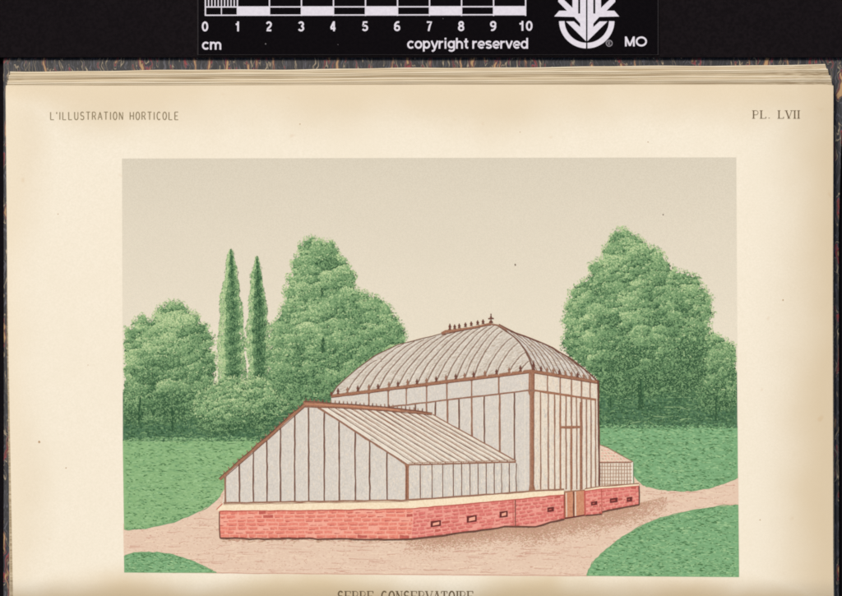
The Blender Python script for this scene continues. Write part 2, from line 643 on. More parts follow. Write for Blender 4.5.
# lawns
def curve(pts, n=5):
    """Catmull-Rom through pts"""
    out = []
    for i in range(len(pts) - 1):
        p0, p1, p2, p3 = pts[max(0, i - 1)], pts[i], pts[i + 1], pts[min(len(pts) - 1, i + 2)]
        for k in range(n):
            t = k / n
            f = lambda a, b, c, d: 0.5 * (2 * b + (c - a) * t + (2 * a - 5 * b + 4 * c - d) * t * t + (3 * b - a - 3 * c + d) * t ** 3)
            out.append((f(p0[0], p1[0], p2[0], p3[0]), f(p0[1], p1[1], p2[1], p3[1])))
    out.append(pts[-1])
    return out


def lawn(poly, base, edge, n, seed, up_=True, top=None):
    r = random.Random(seed)
    ink = Ink(46)
    ink.poly(poly, base)
    xs, ys = [p[0] for p in poly], [p[1] for p in poly]
    x0, x1, y0, y1 = min(xs), max(xs), min(ys), max(ys)
    done = 0
    while done < n:
        x, y = r.uniform(x0, x1), r.uniform(y0, y1)
        ln = r.uniform(1.2, 4.5) if r.random() < .75 else r.uniform(4, 9)
        if not (inside(x - ln / 2 - .3, y, poly) and inside(x + ln / 2 + .3, y, poly) and inside(x, y + 1, poly) and inside(x, y - 1, poly)):
            done += 0.3
            continue
        done += 1
        q = r.random()
        mt = M_lawnline if q < 0.32 else (M_lawnline2 if q < 0.70 else M_lawnpale)
        a = r.gauss(0.05, 0.16)
        ink.dab(x, y, ln * 0.85, r.uniform(0.45, 1.0), a, mt, 9)
    if edge:
        for k in range(2):
            ink.line(edge, 0.7, M_lawnline2, jit=0.4, step=2)
        for (xa, ya), (xb, yb) in zip(edge, edge[1:]):
            for k in range(int(math.hypot(xb - xa, yb - ya) / 1.2)):
                x, y = lerp((xa, ya), (xb, yb), r.random())
                y2 = y - abs(r.gauss(0, 2.2)) if up_ else y + abs(r.gauss(0, 2.2))
                if inside(x - 1.6, y2, poly) and inside(x + 1.6, y2, poly):
                    ink.dab(x, y2, r.uniform(1.5, 3.4), 0.8, r.gauss(0, 0.3), M_lawnline if r.random() < .45 else M_lawnline2, 9)
    if top is not None:                 # grass tips along the far edge, against the dark undergrowth
        ink.lv = 82 * UM
        for k in range(int((x1 - x0) * 2.2)):
            x = r.uniform(x0 + 1.5, top)
            ink.dab(x, y0 + 1 + r.gauss(0, 1.3), r.uniform(1, 4), r.uniform(0.5, 0.9), r.gauss(0, 0.35), r.choice((base, M_lawnpale, M_lawnline2, M_lawnline, base)), 6)
    return ink.build('lawn', page)


e1 = curve([(124.0, 529.4), (136, 529.4), (149, 527.7), (174, 522), (197.5, 512), (212, 503.5), (220.5, 495)])
lawn([(122.7, 439.5), (266, 438.5), (226, 477)] + [(225, 488)] + e1[::-1], M_lawn, e1, 1900, 1, True, 258)
e2 = curve([(124.0, 556), (134, 553), (152.8, 552.4), (174, 555), (193.7, 561.7), (207, 568), (216.5, 572.9)])
lawn(e2 + [(170, 572.9), (124.2, 572.6)], M_lawn2, e2, 520, 2, False)
e3 = curve([(631, 472), (640, 482), (650, 487), (673, 490.8), (691, 490.8), (713.5, 487), (737.9, 477.5)])
lawn([(599, 426), (737.6, 426)] + e3[::-1] + [(632, 461), (599.5, 446)], M_lawn2, e3, 2100, 3, True, 735)
e4 = curve([(738.4, 505.2), (713.5, 507.2), (686, 511.8), (657, 519.7), (632, 531), (609.7, 546.7), (596, 559.5), (589, 569), (587, 576.0)])
lawn(e4 + [(660, 576.6), (739.1, 577.2)], M_lawn2, e4, 2500, 4, False)
for o in [o for o in page.children if o.name.startswith('lawn')]:
    pass


# ------------------------------------------------------------------ printed trees
def crown(name, poly, level, seed, rad=(6.5, 11), dens=1.15, dark=0.0, grad=(0.0, 0.25), spread=14, rough=2.2, tilt=0.35, parent=None,
          base=2, row=False):
    """a crayon-drawn crown: scalloped clumps, light above left and dark below right"""
    r = random.Random(seed)
    xs, ys = [p[0] for p in poly], [p[1] for p in poly]
    x0, x1, y0, y1 = min(xs), max(xs), min(ys), max(ys)
    ink = Ink(level)
    # ragged outline for the body tint
    cx, cy = (x0 + x1) / 2, (y0 + y1) / 2
    rag = []
    for (xa, ya), (xb, yb) in zip(poly, poly[1:] + poly[:1]):
        n = max(1, int(math.hypot(xb - xa, yb - ya) / 2.5))
        for k in range(n):
            x, y = lerp((xa, ya), (xb, yb), k / n)
            d = math.hypot(x - cx, y - cy) or 1
            s = 1 - abs(r.gauss(1.6, rough * 0.6)) / d
            rag.append((min(max(cx + (x - cx) * s, 122.8), 737), cy + (y - cy) * s))
    ink.poly(rag, G[base])
    # clumps
    clumps = []
    tries = 0
    while tries < 5000:
        tries += 1
        x, y = r.uniform(x0, x1), r.uniform(y0, y1)
        if not inside(x, y, poly): continue
        rr = r.uniform(rad[0] * 0.62, rad[1] * 1.25)
        if all(math.hypot((x - a) * 0.66, (y - b) * 1.3) > (rr + c) * 0.5 for a, b, c in clumps):
            clumps.append((x, y, rr))
    area = 0.5 * abs(sum(p[0] * q[1] - q[0] * p[1] for p, q in zip(poly, poly[1:] + poly[:1])))
    ctone = {c: r.gauss(0, 0.13) for c in clumps}
    fx, fy, fp, fq = r.uniform(.07, .11), r.uniform(.08, .12), r.uniform(0, 6), r.uniform(0, 6)
    n = int(area * dens)
    for k in range(n):
        x, y = r.uniform(x0, x1), r.uniform(y0, y1)
        if not inside(x, y, poly): continue
        d = math.hypot(x - cx, y - cy) or 1
        if not inside(x + (x - cx) / d * 3.5, y + (y - cy) / d * 3.5, poly) and r.random() < 0.55: continue
        x += r.gauss(0, rough * 0.4)
        y += r.gauss(0, rough * 0.4)
        if x < 124 or x > 736: continue
        best, bc = 9, None
        for c in clumps:
            dd = math.hypot((x - c[0]) * 0.68, (y - c[1]) * 1.34) / c[2]
            if dd < best:
                best, bc = dd, c
        u, v = (x - bc[0]) / bc[2] * 0.8, (y - bc[1]) / bc[2] * 1.2
        t = (y - y0) / max(1, y1 - y0)
        sh = 0.505 + 0.25 * v + tilt * 0.42 * u + dark + ctone[bc]
        sh += 0.09 * math.sin(x * fx + fp + y * .05) * math.sin(y * fy + fq) * 1.6
        sh += grad[0] * (x - cx) / max(1, x1 - x0) + grad[1] * (t - 0.45)
        if t > 0.62: sh += (t - 0.62) * 1.05
        if best > 0.8 and v > 0.1: sh += 0.16
        sh += r.gauss(0, 0.17)
        i = min(4, max(0, int(sh * 5)))
        big = r.random() < 0.12
        ink.dab(x, y, r.uniform(0.9, 2.2) * (1.4 if big else 1), r.uniform(0.5, 1.05), r.uniform(0, math.pi), G[i], spread)
    for c in clumps:
        for k in range(int(c[2] * 2.6)):
            low = r.random() < 0.62
            a = r.gauss(0.42 * math.pi, 0.5) if low else r.gauss(-0.62 * math.pi, 0.5)
            q = r.gauss(0.80, 0.10) if low else r.gauss(0.62, 0.16)
            x, y = c[0] + math.cos(a) * c[2] * q / 0.68, c[1] + math.sin(a) * c[2] * q / 1.34
            if not inside(x, y, poly) or x < 124 or x > 736: continue
            t = (y - y0) / max(1, y1 - y0)
            if low: i = 4 if r.random() < 0.52 + dark + 0.3 * (x - cx) / (x1 - x0) + 0.2 * t else 3
            elif t < 0.78: i = 0 if r.random() < 0.55 - t * 0.4 - dark else 1
            else: continue
            ink.dab(x, y, r.uniform(1.1, 2.6), r.uniform(0.6, 1.1), a + math.pi / 2 + r.gauss(0, 0.6), G[i], spread)
    # loose leaf tips round the outline, thinning outwards
    for (xa, ya), (xb, yb) in zip(poly, poly[1:] + poly[:1]):
        for k in range(int(math.hypot(xb - xa, yb - ya) * 1.9)):
            x, y = lerp((xa, ya), (xb, yb), r.random())
            d = math.hypot(x - cx, y - cy) or 1
            o = min(2.4, abs(r.gauss(0, rough * 1.15)) - rough * 0.7)
            x, y = x + (x - cx) / d * o, y + (y - cy) / d * o
            if x < 123.6 or x > 736.4: continue
            a = math.atan2(y - cy, x - cx) + r.gauss(0, 0.8)
            ink.dab(x, y, r.uniform(1.0, 2.8), r.uniform(0.45, 0.95), a, G[r.choice((0, 0, 0, 1, 1, 2)) if y < y0 + (y1 - y0) * 0.66 else r.choice((2, 3, 3, 4))], spread)
    return ink.build(name, parent or page)


def trunk(tree, pts, wd, level, w1):
    ink = Ink(level)
    H = pts[-1][1] - pts[0][1]
    for k in range(int(H * (wd + w1) * 0.8)):
        t = rnd.random()
        y = pts[0][1] + H * t
        x = np.interp(y, [p[1] for p in pts], [p[0] for p in pts])
        h = (wd + (w1 - wd) * t) / 2 * (1.0 if 0.12 < t < 0.9 else 0.6)
        u = rnd.uniform(-1, 1)
        ink.dab(x + u * h, y, rnd.uniform(1.6, 3.6), rnd.uniform(0.5, 0.9), math.pi / 2 + rnd.gauss(0, 0.15), G[4] if u < 0.35 or rnd.random() < .4 else G[3], 8)
    ink.build('trunk', tree)


# dark undergrowth under the trees, both sides
def undergrowth(poly, seed, level):
    r = random.Random(seed)
    ink = Ink(level)
    ink.poly(poly, M_under)
    xs, ys = [p[0] for p in poly], [p[1] for p in poly]
    for k in range(int((max(xs) - min(xs)) * (max(ys) - min(ys)) * 0.55)):
        x, y = r.uniform(min(xs), max(xs)), r.uniform(min(ys), max(ys))
        if x < 125.5 or x > 734.8 or not inside(x, y, poly): continue
        q = r.random() + (y - min(ys)) / (max(ys) - min(ys)) * 0.25
        mt = G[1] if q < 0.10 else G[2] if q < 0.34 else G[3] if q < 0.72 else G[4]
        if r.random() < 0.5:
            ink.dab(x, y, r.uniform(2, 6), r.uniform(0.5, 1.0), r.gauss(0, 0.2), mt, 8)
        else:
            ink.dab(x, y, r.uniform(1.2, 3), r.uniform(0.7, 1.2), r.gauss(1.5, 0.4), mt, 8)
    for k in range(26):                   # sweeping hatching strokes
        y = r.uniform(min(ys) + (max(ys) - min(ys)) * .45, max(ys) - 2)
        x = r.uniform(min(xs) + 8, max(xs) - 34)
        ln = r.uniform(10, 26)
        if x + ln > 735: continue
        ink.line(curve([(x, y), (x + ln / 2, y - r.uniform(-1, 2.5)), (x + ln, y + r.uniform(-1, 1))], 4), 0.6, G[r.choice((1, 2, 4, 4))], 0.3, step=0.3)
    o = ink.build('undergrowth', page)
    return o


undergrowth([(122.8, 392), (300, 388), (346, 383), (346, 412), (312, 412), (272, 446), (262, 441.0), (122.8, 441.0)], 11, 58)
undergrowth([(597, 372), (737.0, 372), (737.4, 428.0), (599, 428.0)], 12, 58)

# left group
cyp_pts = {}


def cypress(top, base_y, half, lean, seed, level, name='cypress_tree', tone=0.0):
    """a narrow ragged column drawn in upright touches, light on its left side"""
    r = random.Random(seed)
    ink = Ink(level)
    H = base_y - top[1]
    wob = [[r.gauss(0, 0.13) for _ in range(16)] for _ in (0, 1)]

    def hw(t, side):
        b = half * (0.06 + 0.94 * min(1, t * 1.9) ** 0.8)
        return b * (1 + np.interp(t * 15, range(16), wob[side]))

    L, Q = [], []
    for k in range(40):
        t = k / 39
        y = top[1] + H * t
        c = top[0] + lean * t
        L.append((c - hw(t, 0) * r.uniform(.6, .88), y))
        Q.append((c + hw(t, 1) * r.uniform(.6, .88), y))
    ink.poly(L + Q[::-1], G[2])
    for k in range(int(H * half * 2 * 2.1)):
        t = r.random() ** 0.85
        y = top[1] + H * t
        u = r.uniform(-1.08, 1.08)
        x = top[0] + lean * t + u * hw(t, 0 if u < 0 else 1)
        sh = 0.56 + tone + 0.30 * math.exp(-((u - 0.2) / 0.42) ** 2) - (0.30 if u < -0.5 else 0) - (0.10 if u > 0.8 else 0)
        sh += 0.10 * math.sin(y * 0.55 + 3 * u + seed) + r.gauss(0, 0.17) - 0.03
        if t > 0.86: sh += 0.1
        ink.dab(x, y, r.uniform(1.1, 2.8), r.uniform(0.5, 0.95), math.pi / 2 + r.gauss(0.0, 0.45) + 0.25 * u, G[min(4, max(0, int(sh * 5)))], 10)
    for k in range(int(H * 2.0)):         # tufts standing off the sides, pointing up
        t = r.random() ** 0.9
        sd = r.choice((0, 1))
        sg = -1 if sd == 0 else 1
        x = top[0] + lean * t + sg * (hw(t, sd) + r.uniform(-0.8, 1.5))
        ink.dab(x, top[1] + H * t, r.uniform(1.6, 3.4), r.uniform(0.4, 0.8), math.pi / 2 - sg * r.uniform(0.1, 0.6), G[r.choice((0, 1, 1, 2, 3) if sd == 0 else (1, 2, 3, 3))], 10)
    return ink.build(name, page)


c1 = cypress((230.7, 249.5), 390, 12.0, 0.6, 21, 78, tone=-0.02)
c2 = cypress((257.0, 256.5), 390, 10.4, 0.8, 22, 78, tone=0.08)

left_tree = [(122.8, 336), (126, 327), (131, 329), (133, 321), (138, 316), (144, 314), (147, 320), (152, 319), (155, 312), (158, 306), (164, 305), (168, 301.5), (173, 300.5),
             (180, 302), (186, 305), (189, 311), (195, 312), (199, 316), (200, 322), (207, 325), (210, 331), (213, 336), (214, 343), (211, 350), (217, 355), (215, 362),
             (218, 370), (214, 380), (217, 390), (214, 402), (205, 416), (190, 420), (170, 424), (150, 422), (122.8, 424)]
lt = crown('broadleaf_tree', left_tree, 78, 31, dark=0.0, grad=(0.26, 0.46), dens=1.6)
trunk(lt, [(140.5, 398), (139.5, 412), (139.5, 424)], 2.2, 112, 2.8)
trunk(lt, [(172, 408), (173, 420), (173, 432)], 2.0, 112, 2.6)

mid_tree = [(305, 238.5), (312, 236), (318, 239), (327, 240), (333, 240.5), (336, 247), (340, 254), (345, 258), (349, 265), (353, 270), (357, 277), (354, 283),
            (356, 289), (363, 291), (369, 293), (376, 296), (383, 301), (390, 306), (394, 314), (400, 321), (404, 328), (407, 338), (404, 348), (396, 358),
            (380, 372), (355, 388), (332, 396), (308, 400), (296, 408), (276, 412), (268, 404), (262, 392), (266, 380), (268, 368), (263, 357), (269, 348),
            (266, 341), (270, 332), (268, 326), (275, 321), (280, 314), (281, 306), (286, 300), (282, 291), (288, 284), (286, 277), (292, 272), (291, 263),
            (294, 257), (299, 253), (298, 246)]
mt_ = crown('broadleaf_tree', mid_tree, 96, 32, dark=0.0, grad=(0.24, 0.22), dens=1.6)
trunk(mt_, [(323.5, 338), (322.8, 345), (323.2, 353)], 3.0, 130, 3.6)
trunk(mt_, [(322.2, 288), (322.5, 296)], 2.6, 130, 2.0)

# shrubs in front of the cypresses
sh1 = [(196, 400), (200, 393), (207, 390), (214, 385), (221, 380), (230, 377), (240, 379), (246, 384), (250, 391), (252, 402), (250, 414), (246, 428), (236, 432), (214, 434), (200, 430), (194, 416)]
crown('shrub', sh1, 114, 33, dark=0.02, grad=(0.2, 0.4), dens=1.6, rad=(5, 8))
sh2 = [(244, 392), (249, 382), (257, 377), (266, 380), (272, 390), (281, 398), (287, 404), (277, 417), (262, 430), (250, 430), (246, 414)]
crown('shrub', sh2, 116, 34, dark=0.16, grad=(0.1, 0.4), dens=1.6, rad=(5, 8))

# right group
far_right = [(700, 338), (706, 330), (712, 331), (718, 335), (724, 337), (729, 342), (735, 346), (737.0, 352), (737.2, 405), (722, 412), (704, 410), (694, 392), (692, 360)]
fr = crown('broadleaf_tree', far_right, 78, 35, dark=0.06, grad=(0.15, 0.4), dens=1.6)
trunk(fr, [(716, 398), (716.5, 410), (716, 420)], 1.8, 112, 2.2)

right_tree = [(615, 230), (620.5, 226.8), (628.7, 229.4), (634, 234), (641, 238), (646, 243), (650, 246.5), (656, 247), (662, 252), (666, 258), (669, 264), (675, 269),
              (682, 271), (690, 273), (698, 276), (703, 284), (707, 291), (712.5, 298), (711, 306), (714, 313), (710, 321), (711, 330), (706, 338), (708, 350),
              (704, 362), (706, 374), (700, 388), (686, 396), (668, 392), (650, 398), (632, 394), (616, 398), (600, 392), (597.5, 380), (588, 371), (578, 363), (570, 357), (562, 347),
              (563, 336), (567, 330), (562, 321), (566, 312), (564, 306), (569, 300), (570, 290.5), (576, 285), (583, 280), (592, 275), (587, 266), (594, 261), (603, 256),
              (602, 249), (608, 242), (610, 236)]
rt = crown('broadleaf_tree', right_tree, 96, 36, dark=0.03, grad=(0.2, 0.46), dens=1.6)
trunk(rt, [(641.5, 380), (640.8, 392), (641.5, 405), (639.5, 409)], 5.0, 130, 6.5)
trunk(rt, [(611, 396), (611, 408)], 2.0, 130, 2.6)

# ------------------------------------------------------------------ printed greenhouse
# main silhouette: a warm under-tint the rest is worked over
dome = [(331, 395.5), (337, 387), (344, 380), (356.9, 369), (375.4, 355.2), (397.5, 345), (421.5, 338.6), (441.8, 333.4), (449, 330.5), (460, 329.2), (475, 327), (491.4, 323.6), (498.7, 324.8),
        (515.4, 333), (533.8, 339.5), (552.3, 347.8), (570.7, 358.9), (585.5, 370), (597.5, 381.5)]
ink = Ink(140)
ink.poly(dome + [(599.5, 489), (533, 492.5), (409, 504), (222, 505), (225.5, 481), (306, 409), (334, 409)], M_glassw)
gh = ink.build('greenhouse', page)

EAVE_L = ((331, 396.2), (532, 371.0))
EAVE_R = ((532, 371.0), (597, 382.0))
TRN_L = ((372, 409.0), (532, 390.0))
TRN_R = ((532, 390.0), (597.5, 400.0))


def on(seg, x):
    t = (x - seg[0][0]) / (seg[1][0] - seg[0][0])
    return seg[0][1] + (seg[1][1] - seg[0][1]) * t


def hatch(ink, poly, n, mats, ln, wd, ang, spread=6, seed=5):
    r = random.Random(seed)
    xs, ys = [p[0] for p in poly], [p[1] for p in poly]
    k = 0
    tries = 0
    while k < n and tries < n * 6:
        tries += 1
        x, y = r.uniform(min(xs), max(xs)), r.uniform(min(ys), max(ys))
        a = ang(x, y) if callable(ang) else ang
        l_ = r.uniform(*ln)
        c, s = math.cos(a) * l_ / 2, math.sin(a) * l_ / 2
        if not (inside(x + c, y + s, poly) and inside(x - c, y - s, poly)): continue
        k += 1
        ink.dab(x, y, l_, r.uniform(*wd), a + r.gauss(0, 0.06), r.choice(mats), spread)
    ink.up(spread + 1.5)


# --- glass dome roof
hip = curve([(497, 325), (506, 331), (517, 339.5), (524.6, 349.7), (530, 360.5), (533, 371)], 4)
left_slope = dome[:13] + hip[1:]
ink = Ink(142)
ink.poly(left_slope, M_roofg)
right_slope = [(498.7, 324.8)] + dome[13:] + [(533, 371)] + hip[::-1][1:-1]
ink.poly(right_slope, M_glass2)
hatch(ink, left_slope, 1500, [M_roofd, M_stone_pale, M_roofd, M_glass], (2, 6), (0.4, 0.7), -0.35, seed=51)
hatch(ink, right_slope, 700, [M_roofd, M_roofd, M_glass, M_stone_pale], (2, 6), (0.4, 0.8), 0.45, seed=52)
# ribs of the near slope: from the eave, leaning and bowing to the ridge, the outline or the hip
RX = [337, 358, 378, 397, 416, 436, 456, 466, 474, 485, 497, 509, 521]
RTX = [352, 404, 424, 446, 463, 480, 494, 499, 502.5, 512, 518.5, 525.5, 530]
RTY = [374, 343.4, 339, 333.6, 330.4, 327.4, 325, 327.5, 330.5, 337, 342.6, 352, 361]
for x in (347, 357.8, 368.4, 378.2, 388.5, 397.6, 407.4, 416.9, 426.5, 436.2, 446, 456, 464.6, 473.8, 485, 496.5, 509, 520.3):
    ey = on(EAVE_L, x) - 1
    rx, ry = np.interp(x, RX, RTX), np.interp(x, RX, RTY)
    W, H = rx - x, ey - ry
    pts = curve([(x, ey), (x + W * 0.20, ey - H * 0.33), (x + W * 0.54, ey - H * 0.68), (x + W * 0.80, ey - H * 0.885), (rx, ry + 0.5)], 5)
    ink.line(pts, 1.1, M_dome_rib, 0.7, jit=0.1)
    ink.line([(px + 1.9, py + 0.3) for px, py in pts], 0.6, M_stone_pale, 0.4, jit=0.1)
    if rnd.random() < .8:
        sub = pts[rnd.randint(0, 4):rnd.randint(12, 20)]
        ink.line([(px - 2.6, py - 1.2) for px, py in sub], 0.6, M_roofd, 0.3, jit=0.2)
# ribs of the end slope
for k in range(12):
    t = (k + 0.6) / 12.4
    ex = 534 + 62 * t
    ey = on(EAVE_R, ex) - 1
    sx, sy = lerp((503, 328.5), (590, 373), t * 1.0)
    i = t * 0.86
    # start on the outline
    xs = 500 + (592 - 500) * i
    ys = np.interp(xs, [p[0] for p in dome[12:]], [p[1] for p in dome[12:]]) + 1.0
    mx_, my_ = lerp((ex, ey), (xs, ys), 0.5)
    ink.line(curve([(ex, ey), (mx_ + 3.4 * (1 - t * .6), my_ - 2.8 * (1 - t * .6)), (xs, ys)], 6), 0.95, M_dome_rib, 0.7, jit=0.18)
ink.line(hip, 1.6, M_barline, jit=0.1)
ink.line(dome[:8] + [(449, 331.8)], 1.0, M_barline, jit=0.15)
ink.line(dome[12:], 1.5, M_darkl, jit=0.2)
ink.build('dome_roof', gh)

# --- ridge cresting with its finials, and the eave cresting
ink = Ink(196)
ink.line([(441.5, 333.8), (446, 331.6), (460, 329.6), (478, 326.6), (491, 323.6)], 2.6, M_rust, jit=0.15)
ink.line([(441.5, 334.8), (460, 331.0), (491, 325.2)], 0.8, M_darkl, jit=0.15)
ink.line([(490, 324), (499, 325.2), (507, 330)], 2.2, M_bar_ink, 1.2, jit=0.15)


def finial(ink, x, y, h, mat):
    ink.line([(x, y), (x, y - h)], 0.9, mat)
    ink.poly([(x - 1.7, y), (x - 0.8, y - h * .25), (x - 1.5, y - h * .5), (x - .5, y - h * .85), (x + .5, y - h * .85), (x + 1.5, y - h * .5), (x + .8, y - h * .25), (x + 1.7, y)], mat)


for x in (449.8, 454.6, 459.2, 465.4, 471.2, 477.6, 483):
    finial(ink, x, on(((446, 331), (491, 323)), x) - 0.6, 4.6 if x != 449.8 else 6.2, M_darkl)
x = 490.9
ink.line([(x, 323), (x, 313.6)], 1.0, M_darkl)
ink.line([(x - 2.8, 318.6), (x + 2.8, 318.4)], 1.3, M_darkl)
ink.poly([(x - 2.2, 323), (x - 1.2, 320.6), (x + 1.2, 320.6), (x + 2.2, 323)], M_darkl)
ink.poly([(x - 1.3, 317.6), (x, 315), (x + 1.3, 317.6)], M_darkl)
ink.build('ridge_crest', gh)

ink = Ink(196)
for k, x in enumerate((338, 347.5, 357.8, 368.9, 378, 389, 397.9, 407.6, 416.9, 426.5, 436.2, 446, 455.8, 464.6, 473.6, 484.9, 496.4, 509.2, 520.4)):
    finial(ink, x, on(EAVE_L, x) - 1.2, rnd.uniform(5.0, 6.4), M_bar_ink if k % 2 else M_darkl)
for k in range(9):
    x = 541 + 6.1 * k
    finial(ink, x, on(EAVE_R, x) - 1.2, rnd.uniform(4.6, 5.6), M_bar_ink if k % 3 else M_darkl)
finial(ink, 533.6, 370, 9.5, M_darkl)
ink.line([(331, 396), (331.2, 392)], 1.6, M_darkl)
ink.build('eave_cresting', gh)

# --- clerestory and tall walls of the main house
wall_l = [(331, 396.2), (532, 371), (532, 493), (409, 504), (332, 408)]
wall_r = [(532, 371), (598, 382), (599.5, 488.5), (532, 493)]
ink = Ink(144)
ink.poly(wall_l, M_glass)
hatch(ink, wall_l, 4200, [M_glass2, M_glass2, M_glassw, M_glass], (1.2, 4), (0.4, 0.7), math.pi / 2, seed=53)
ink.poly(wall_r, M_glassw)
hatch(ink, wall_r, 1700, [M_glass2, M_roofc, M_glassw, M_roofc], (2, 6), (0.4, 0.9), math.pi / 2, seed=54)
ink.build('glass_wall', gh)

ink = Ink(158)
# clerestory posts and rails of the long side
for x in (368.9, 388.3, 406.4, 426.6, 446.9, 471.6, 498.9):
    ink.line([(x, on(EAVE_L, x)), (x, on(TRN_L, x))], 1.5, M_bar_ink, jit=0.12)
    ink.poly([(x - 2.2, on(EAVE_L, x) + 1), (x + 2.2, on(EAVE_L, x) + 0.8), (x, on(EAVE_L, x) + 4)], M_bar_ink)
for x in (415.5, 426.6, 435.3, 447.4, 459, 471.8, 484.2, 499.6, 514.4):
    ink.line([(x, on(TRN_L, x)), (x + 0.3, 494)], 1.9 if x in (426.6, 447.4, 471.8, 499.6) else 1.5, M_bar_ink if x in (426.6, 447.4, 471.8, 499.6) else M_barline, jit=0.12)
for x in (415.5, 426.6, 435.3, 447.4, 459, 471.8, 484.2, 499.6, 514.4, 526.5):
    ink.line([(x - 1.5, on(TRN_L, x - 1.5) + 2), (x - 1.4, 494)], 0.6, M_roofc, jit=0.1)
ink.line([TRN_L[0], TRN_L[1]], 1.6, M_bar_ink, jit=0.12)
ink.line([EAVE_L[0], EAVE_L[1]], 3.2, M_rust, jit=0.12)
ink.line([(331, 397.7), (532, 372.7)], 0.7, M_darkl, jit=0.1)
ink.line([(331, 394.7), (532, 369.5)], 0.5, M_barsoft, jit=0.1)
# end face
for x in (547.6, 560.2, 571.6, 581.4, 590.2):
    ink.line([(x, on(EAVE_R, x)), (x, on(TRN_R, x))], 1.4, M_bar_ink, jit=0.1)
for x in (540.5, 548.2, 554.6, 560.2, 566, 571.5, 576.6, 581.6, 586.4, 591, 595.5):
    wdt = 1.7 if x in (560.2, 571.5, 581.6) else 1.35
    ink.line([(x, on(TRN_R, x)), (x + 0.2, 489.5)], wdt, M_bar_ink if wdt > 1.2 or x > 560 else M_barline, jit=0.12)
    if x < 595: ink.line([(x + 2.4, on(TRN_R, x) + 3), (x + 2.5, 488)], 0.8, M_roofc, jit=0.1)
ink.line([TRN_R[0], TRN_R[1]], 2.2, M_rust, jit=0.1)
ink.line([EAVE_R[0], (598, 382.2)], 3.0, M_rust, jit=0.1)
ink.line([(532, 372.8), (598, 383.8)], 0.7, M_darkl, jit=0.1)
ink.line([(598, 380), (599.4, 488)], 1.8, M_darkl, jit=0.15)
ink.line([(596.6, 384), (597.4, 487)], 0.9, M_glassw, jit=0.1)
ink.build('glazing_bar', gh)

ink = Ink(196)
ink.poly([(528.8, 372), (534.6, 372), (534.6, 393), (533.6, 396), (533.8, 484), (535.4, 490.5), (528.6, 491), (529.6, 484), (529.6, 396), (528.4, 393)], M_rust)
ink.line([(530.6, 374), (530.7, 489)], 0.7, M_barsoft, jit=0.1)
ink.line([(534.0, 374), (533.7, 489)], 0.7, M_darkl, jit=0.1)
ink.line([(528.0, 390.5), (535.2, 390.8)], 2.2, M_bar_ink)
ink.build('corner_column', gh)

ink = Ink(198)
ink.line([(560.0, 427.2), (580.6, 427.0)], 2.6, M_rust, jit=0.12)
ink.line([(560.2, 401), (560.4, 491)], 1.6, M_rust, jit=0.1)
ink.line([(570.9, 428), (571.1, 491)], 1.7, M_rust, jit=0.1)
ink.line([(580.4, 402), (580.6, 491)], 1.6, M_rust, jit=0.1)
ink.poly([(563.6, 492.0), (585.2, 489.8), (585.4, 514.9), (563.9, 518.6)], M_door)
ink.line([(564.4, 492), (564.6, 518.2)], 1.0, M_darkl, jit=0.12)
ink.line([(573.6, 491), (573.8, 516.6)], 1.4, M_darkl, jit=0.12)
ink.line([(575.4, 491), (575.6, 516.4)], 0.8, M_roofc, jit=0.1)
ink.line([(584.4, 490), (584.8, 515)], 1.0, M_mortar, jit=0.12)
ink.line([(566.4, 493), (566.6, 517)], 0.7, M_roofc, jit=0.1)
ink.line([(563.8, 492.2), (585.2, 490.0)], 1.1, M_rust, jit=0.12)
ink.line([(564, 518.6), (585.4, 514.9)], 1.2, M_vent, jit=0.15)
ink.build('door', gh)

# --- the low gabled wing
RIDGE = [(304, 403.6), (345, 406.3), (385, 409.0), (420, 412), (432, 414.0)]
gable = [(224.5, 476.5), (306, 405), (318.5, 407), (408, 465), (408.5, 501.5), (224.8, 503.5)]
ink = Ink(206)
ink.poly(gable, M_glass)
hatch(ink, gable, 6000, [M_glass2, M_glass2, M_glassw, M_glass, M_glass], (1.2, 4), (0.4, 0.7), math.pi / 2, seed=55)
side = [(407, 465.5), (516.5, 461.5), (518, 493.5), (409, 501.5)]
ink.poly(side, M_glass)
hatch(ink, side, 900, [M_glass2, M_glass2, M_glassw, M_roofc], (2, 5), (0.5, 0.9), math.pi / 2, seed=56)
ink.build('wing_glass', gh)

roof = [(317.5, 406.5), (345, 407), (385, 410), (420, 413), (432.5, 414.5), (516, 460.8), (516.2, 463), (408, 465.5)]
ink = Ink(220)
ink.poly(roof, M_roofc)
hatch(ink, roof, 700, [M_glassw, M_roofg, M_roofc], (3, 8), (0.5, 1.0), 0.56, seed=57)
NB = 14
for k in range(1, NB):
    t = k / NB
    a = lerp((318, 407.6), (432, 414.5), t)
    a = (a[0], np.interp(a[0], [p[0] for p in RIDGE], [p[1] for p in RIDGE]) + 1.6)
    b = lerp((408, 464.5), (516, 461.3), t)
    ink.line([a, b], 0.95, M_barline if k % 2 else M_bar_ink, 0.8, jit=0.12)
    ink.line([(a[0] + 2.3, a[1] + 0.2), (b[0] + 2.3, b[1])], 0.5, M_barsoft, 0.35, jit=0.12)
    ink.line([(a[0] - 2.2, a[1] + 0.2), (b[0] - 2.2, b[1])], 0.8, M_stone_pale, 0.7, jit=0.1)
ink.line([(432.5, 414.5), (516, 461)], 1.3, M_bar_ink, jit=0.12)
ink.line([(407.5, 464.8), (516, 462.0)], 1.7, M_bar_ink, jit=0.12)
ink.line([(409, 463.0), (514, 460.2)], 0.8, M_barsoft, jit=0.12)
ink.build('wing_roof', gh)

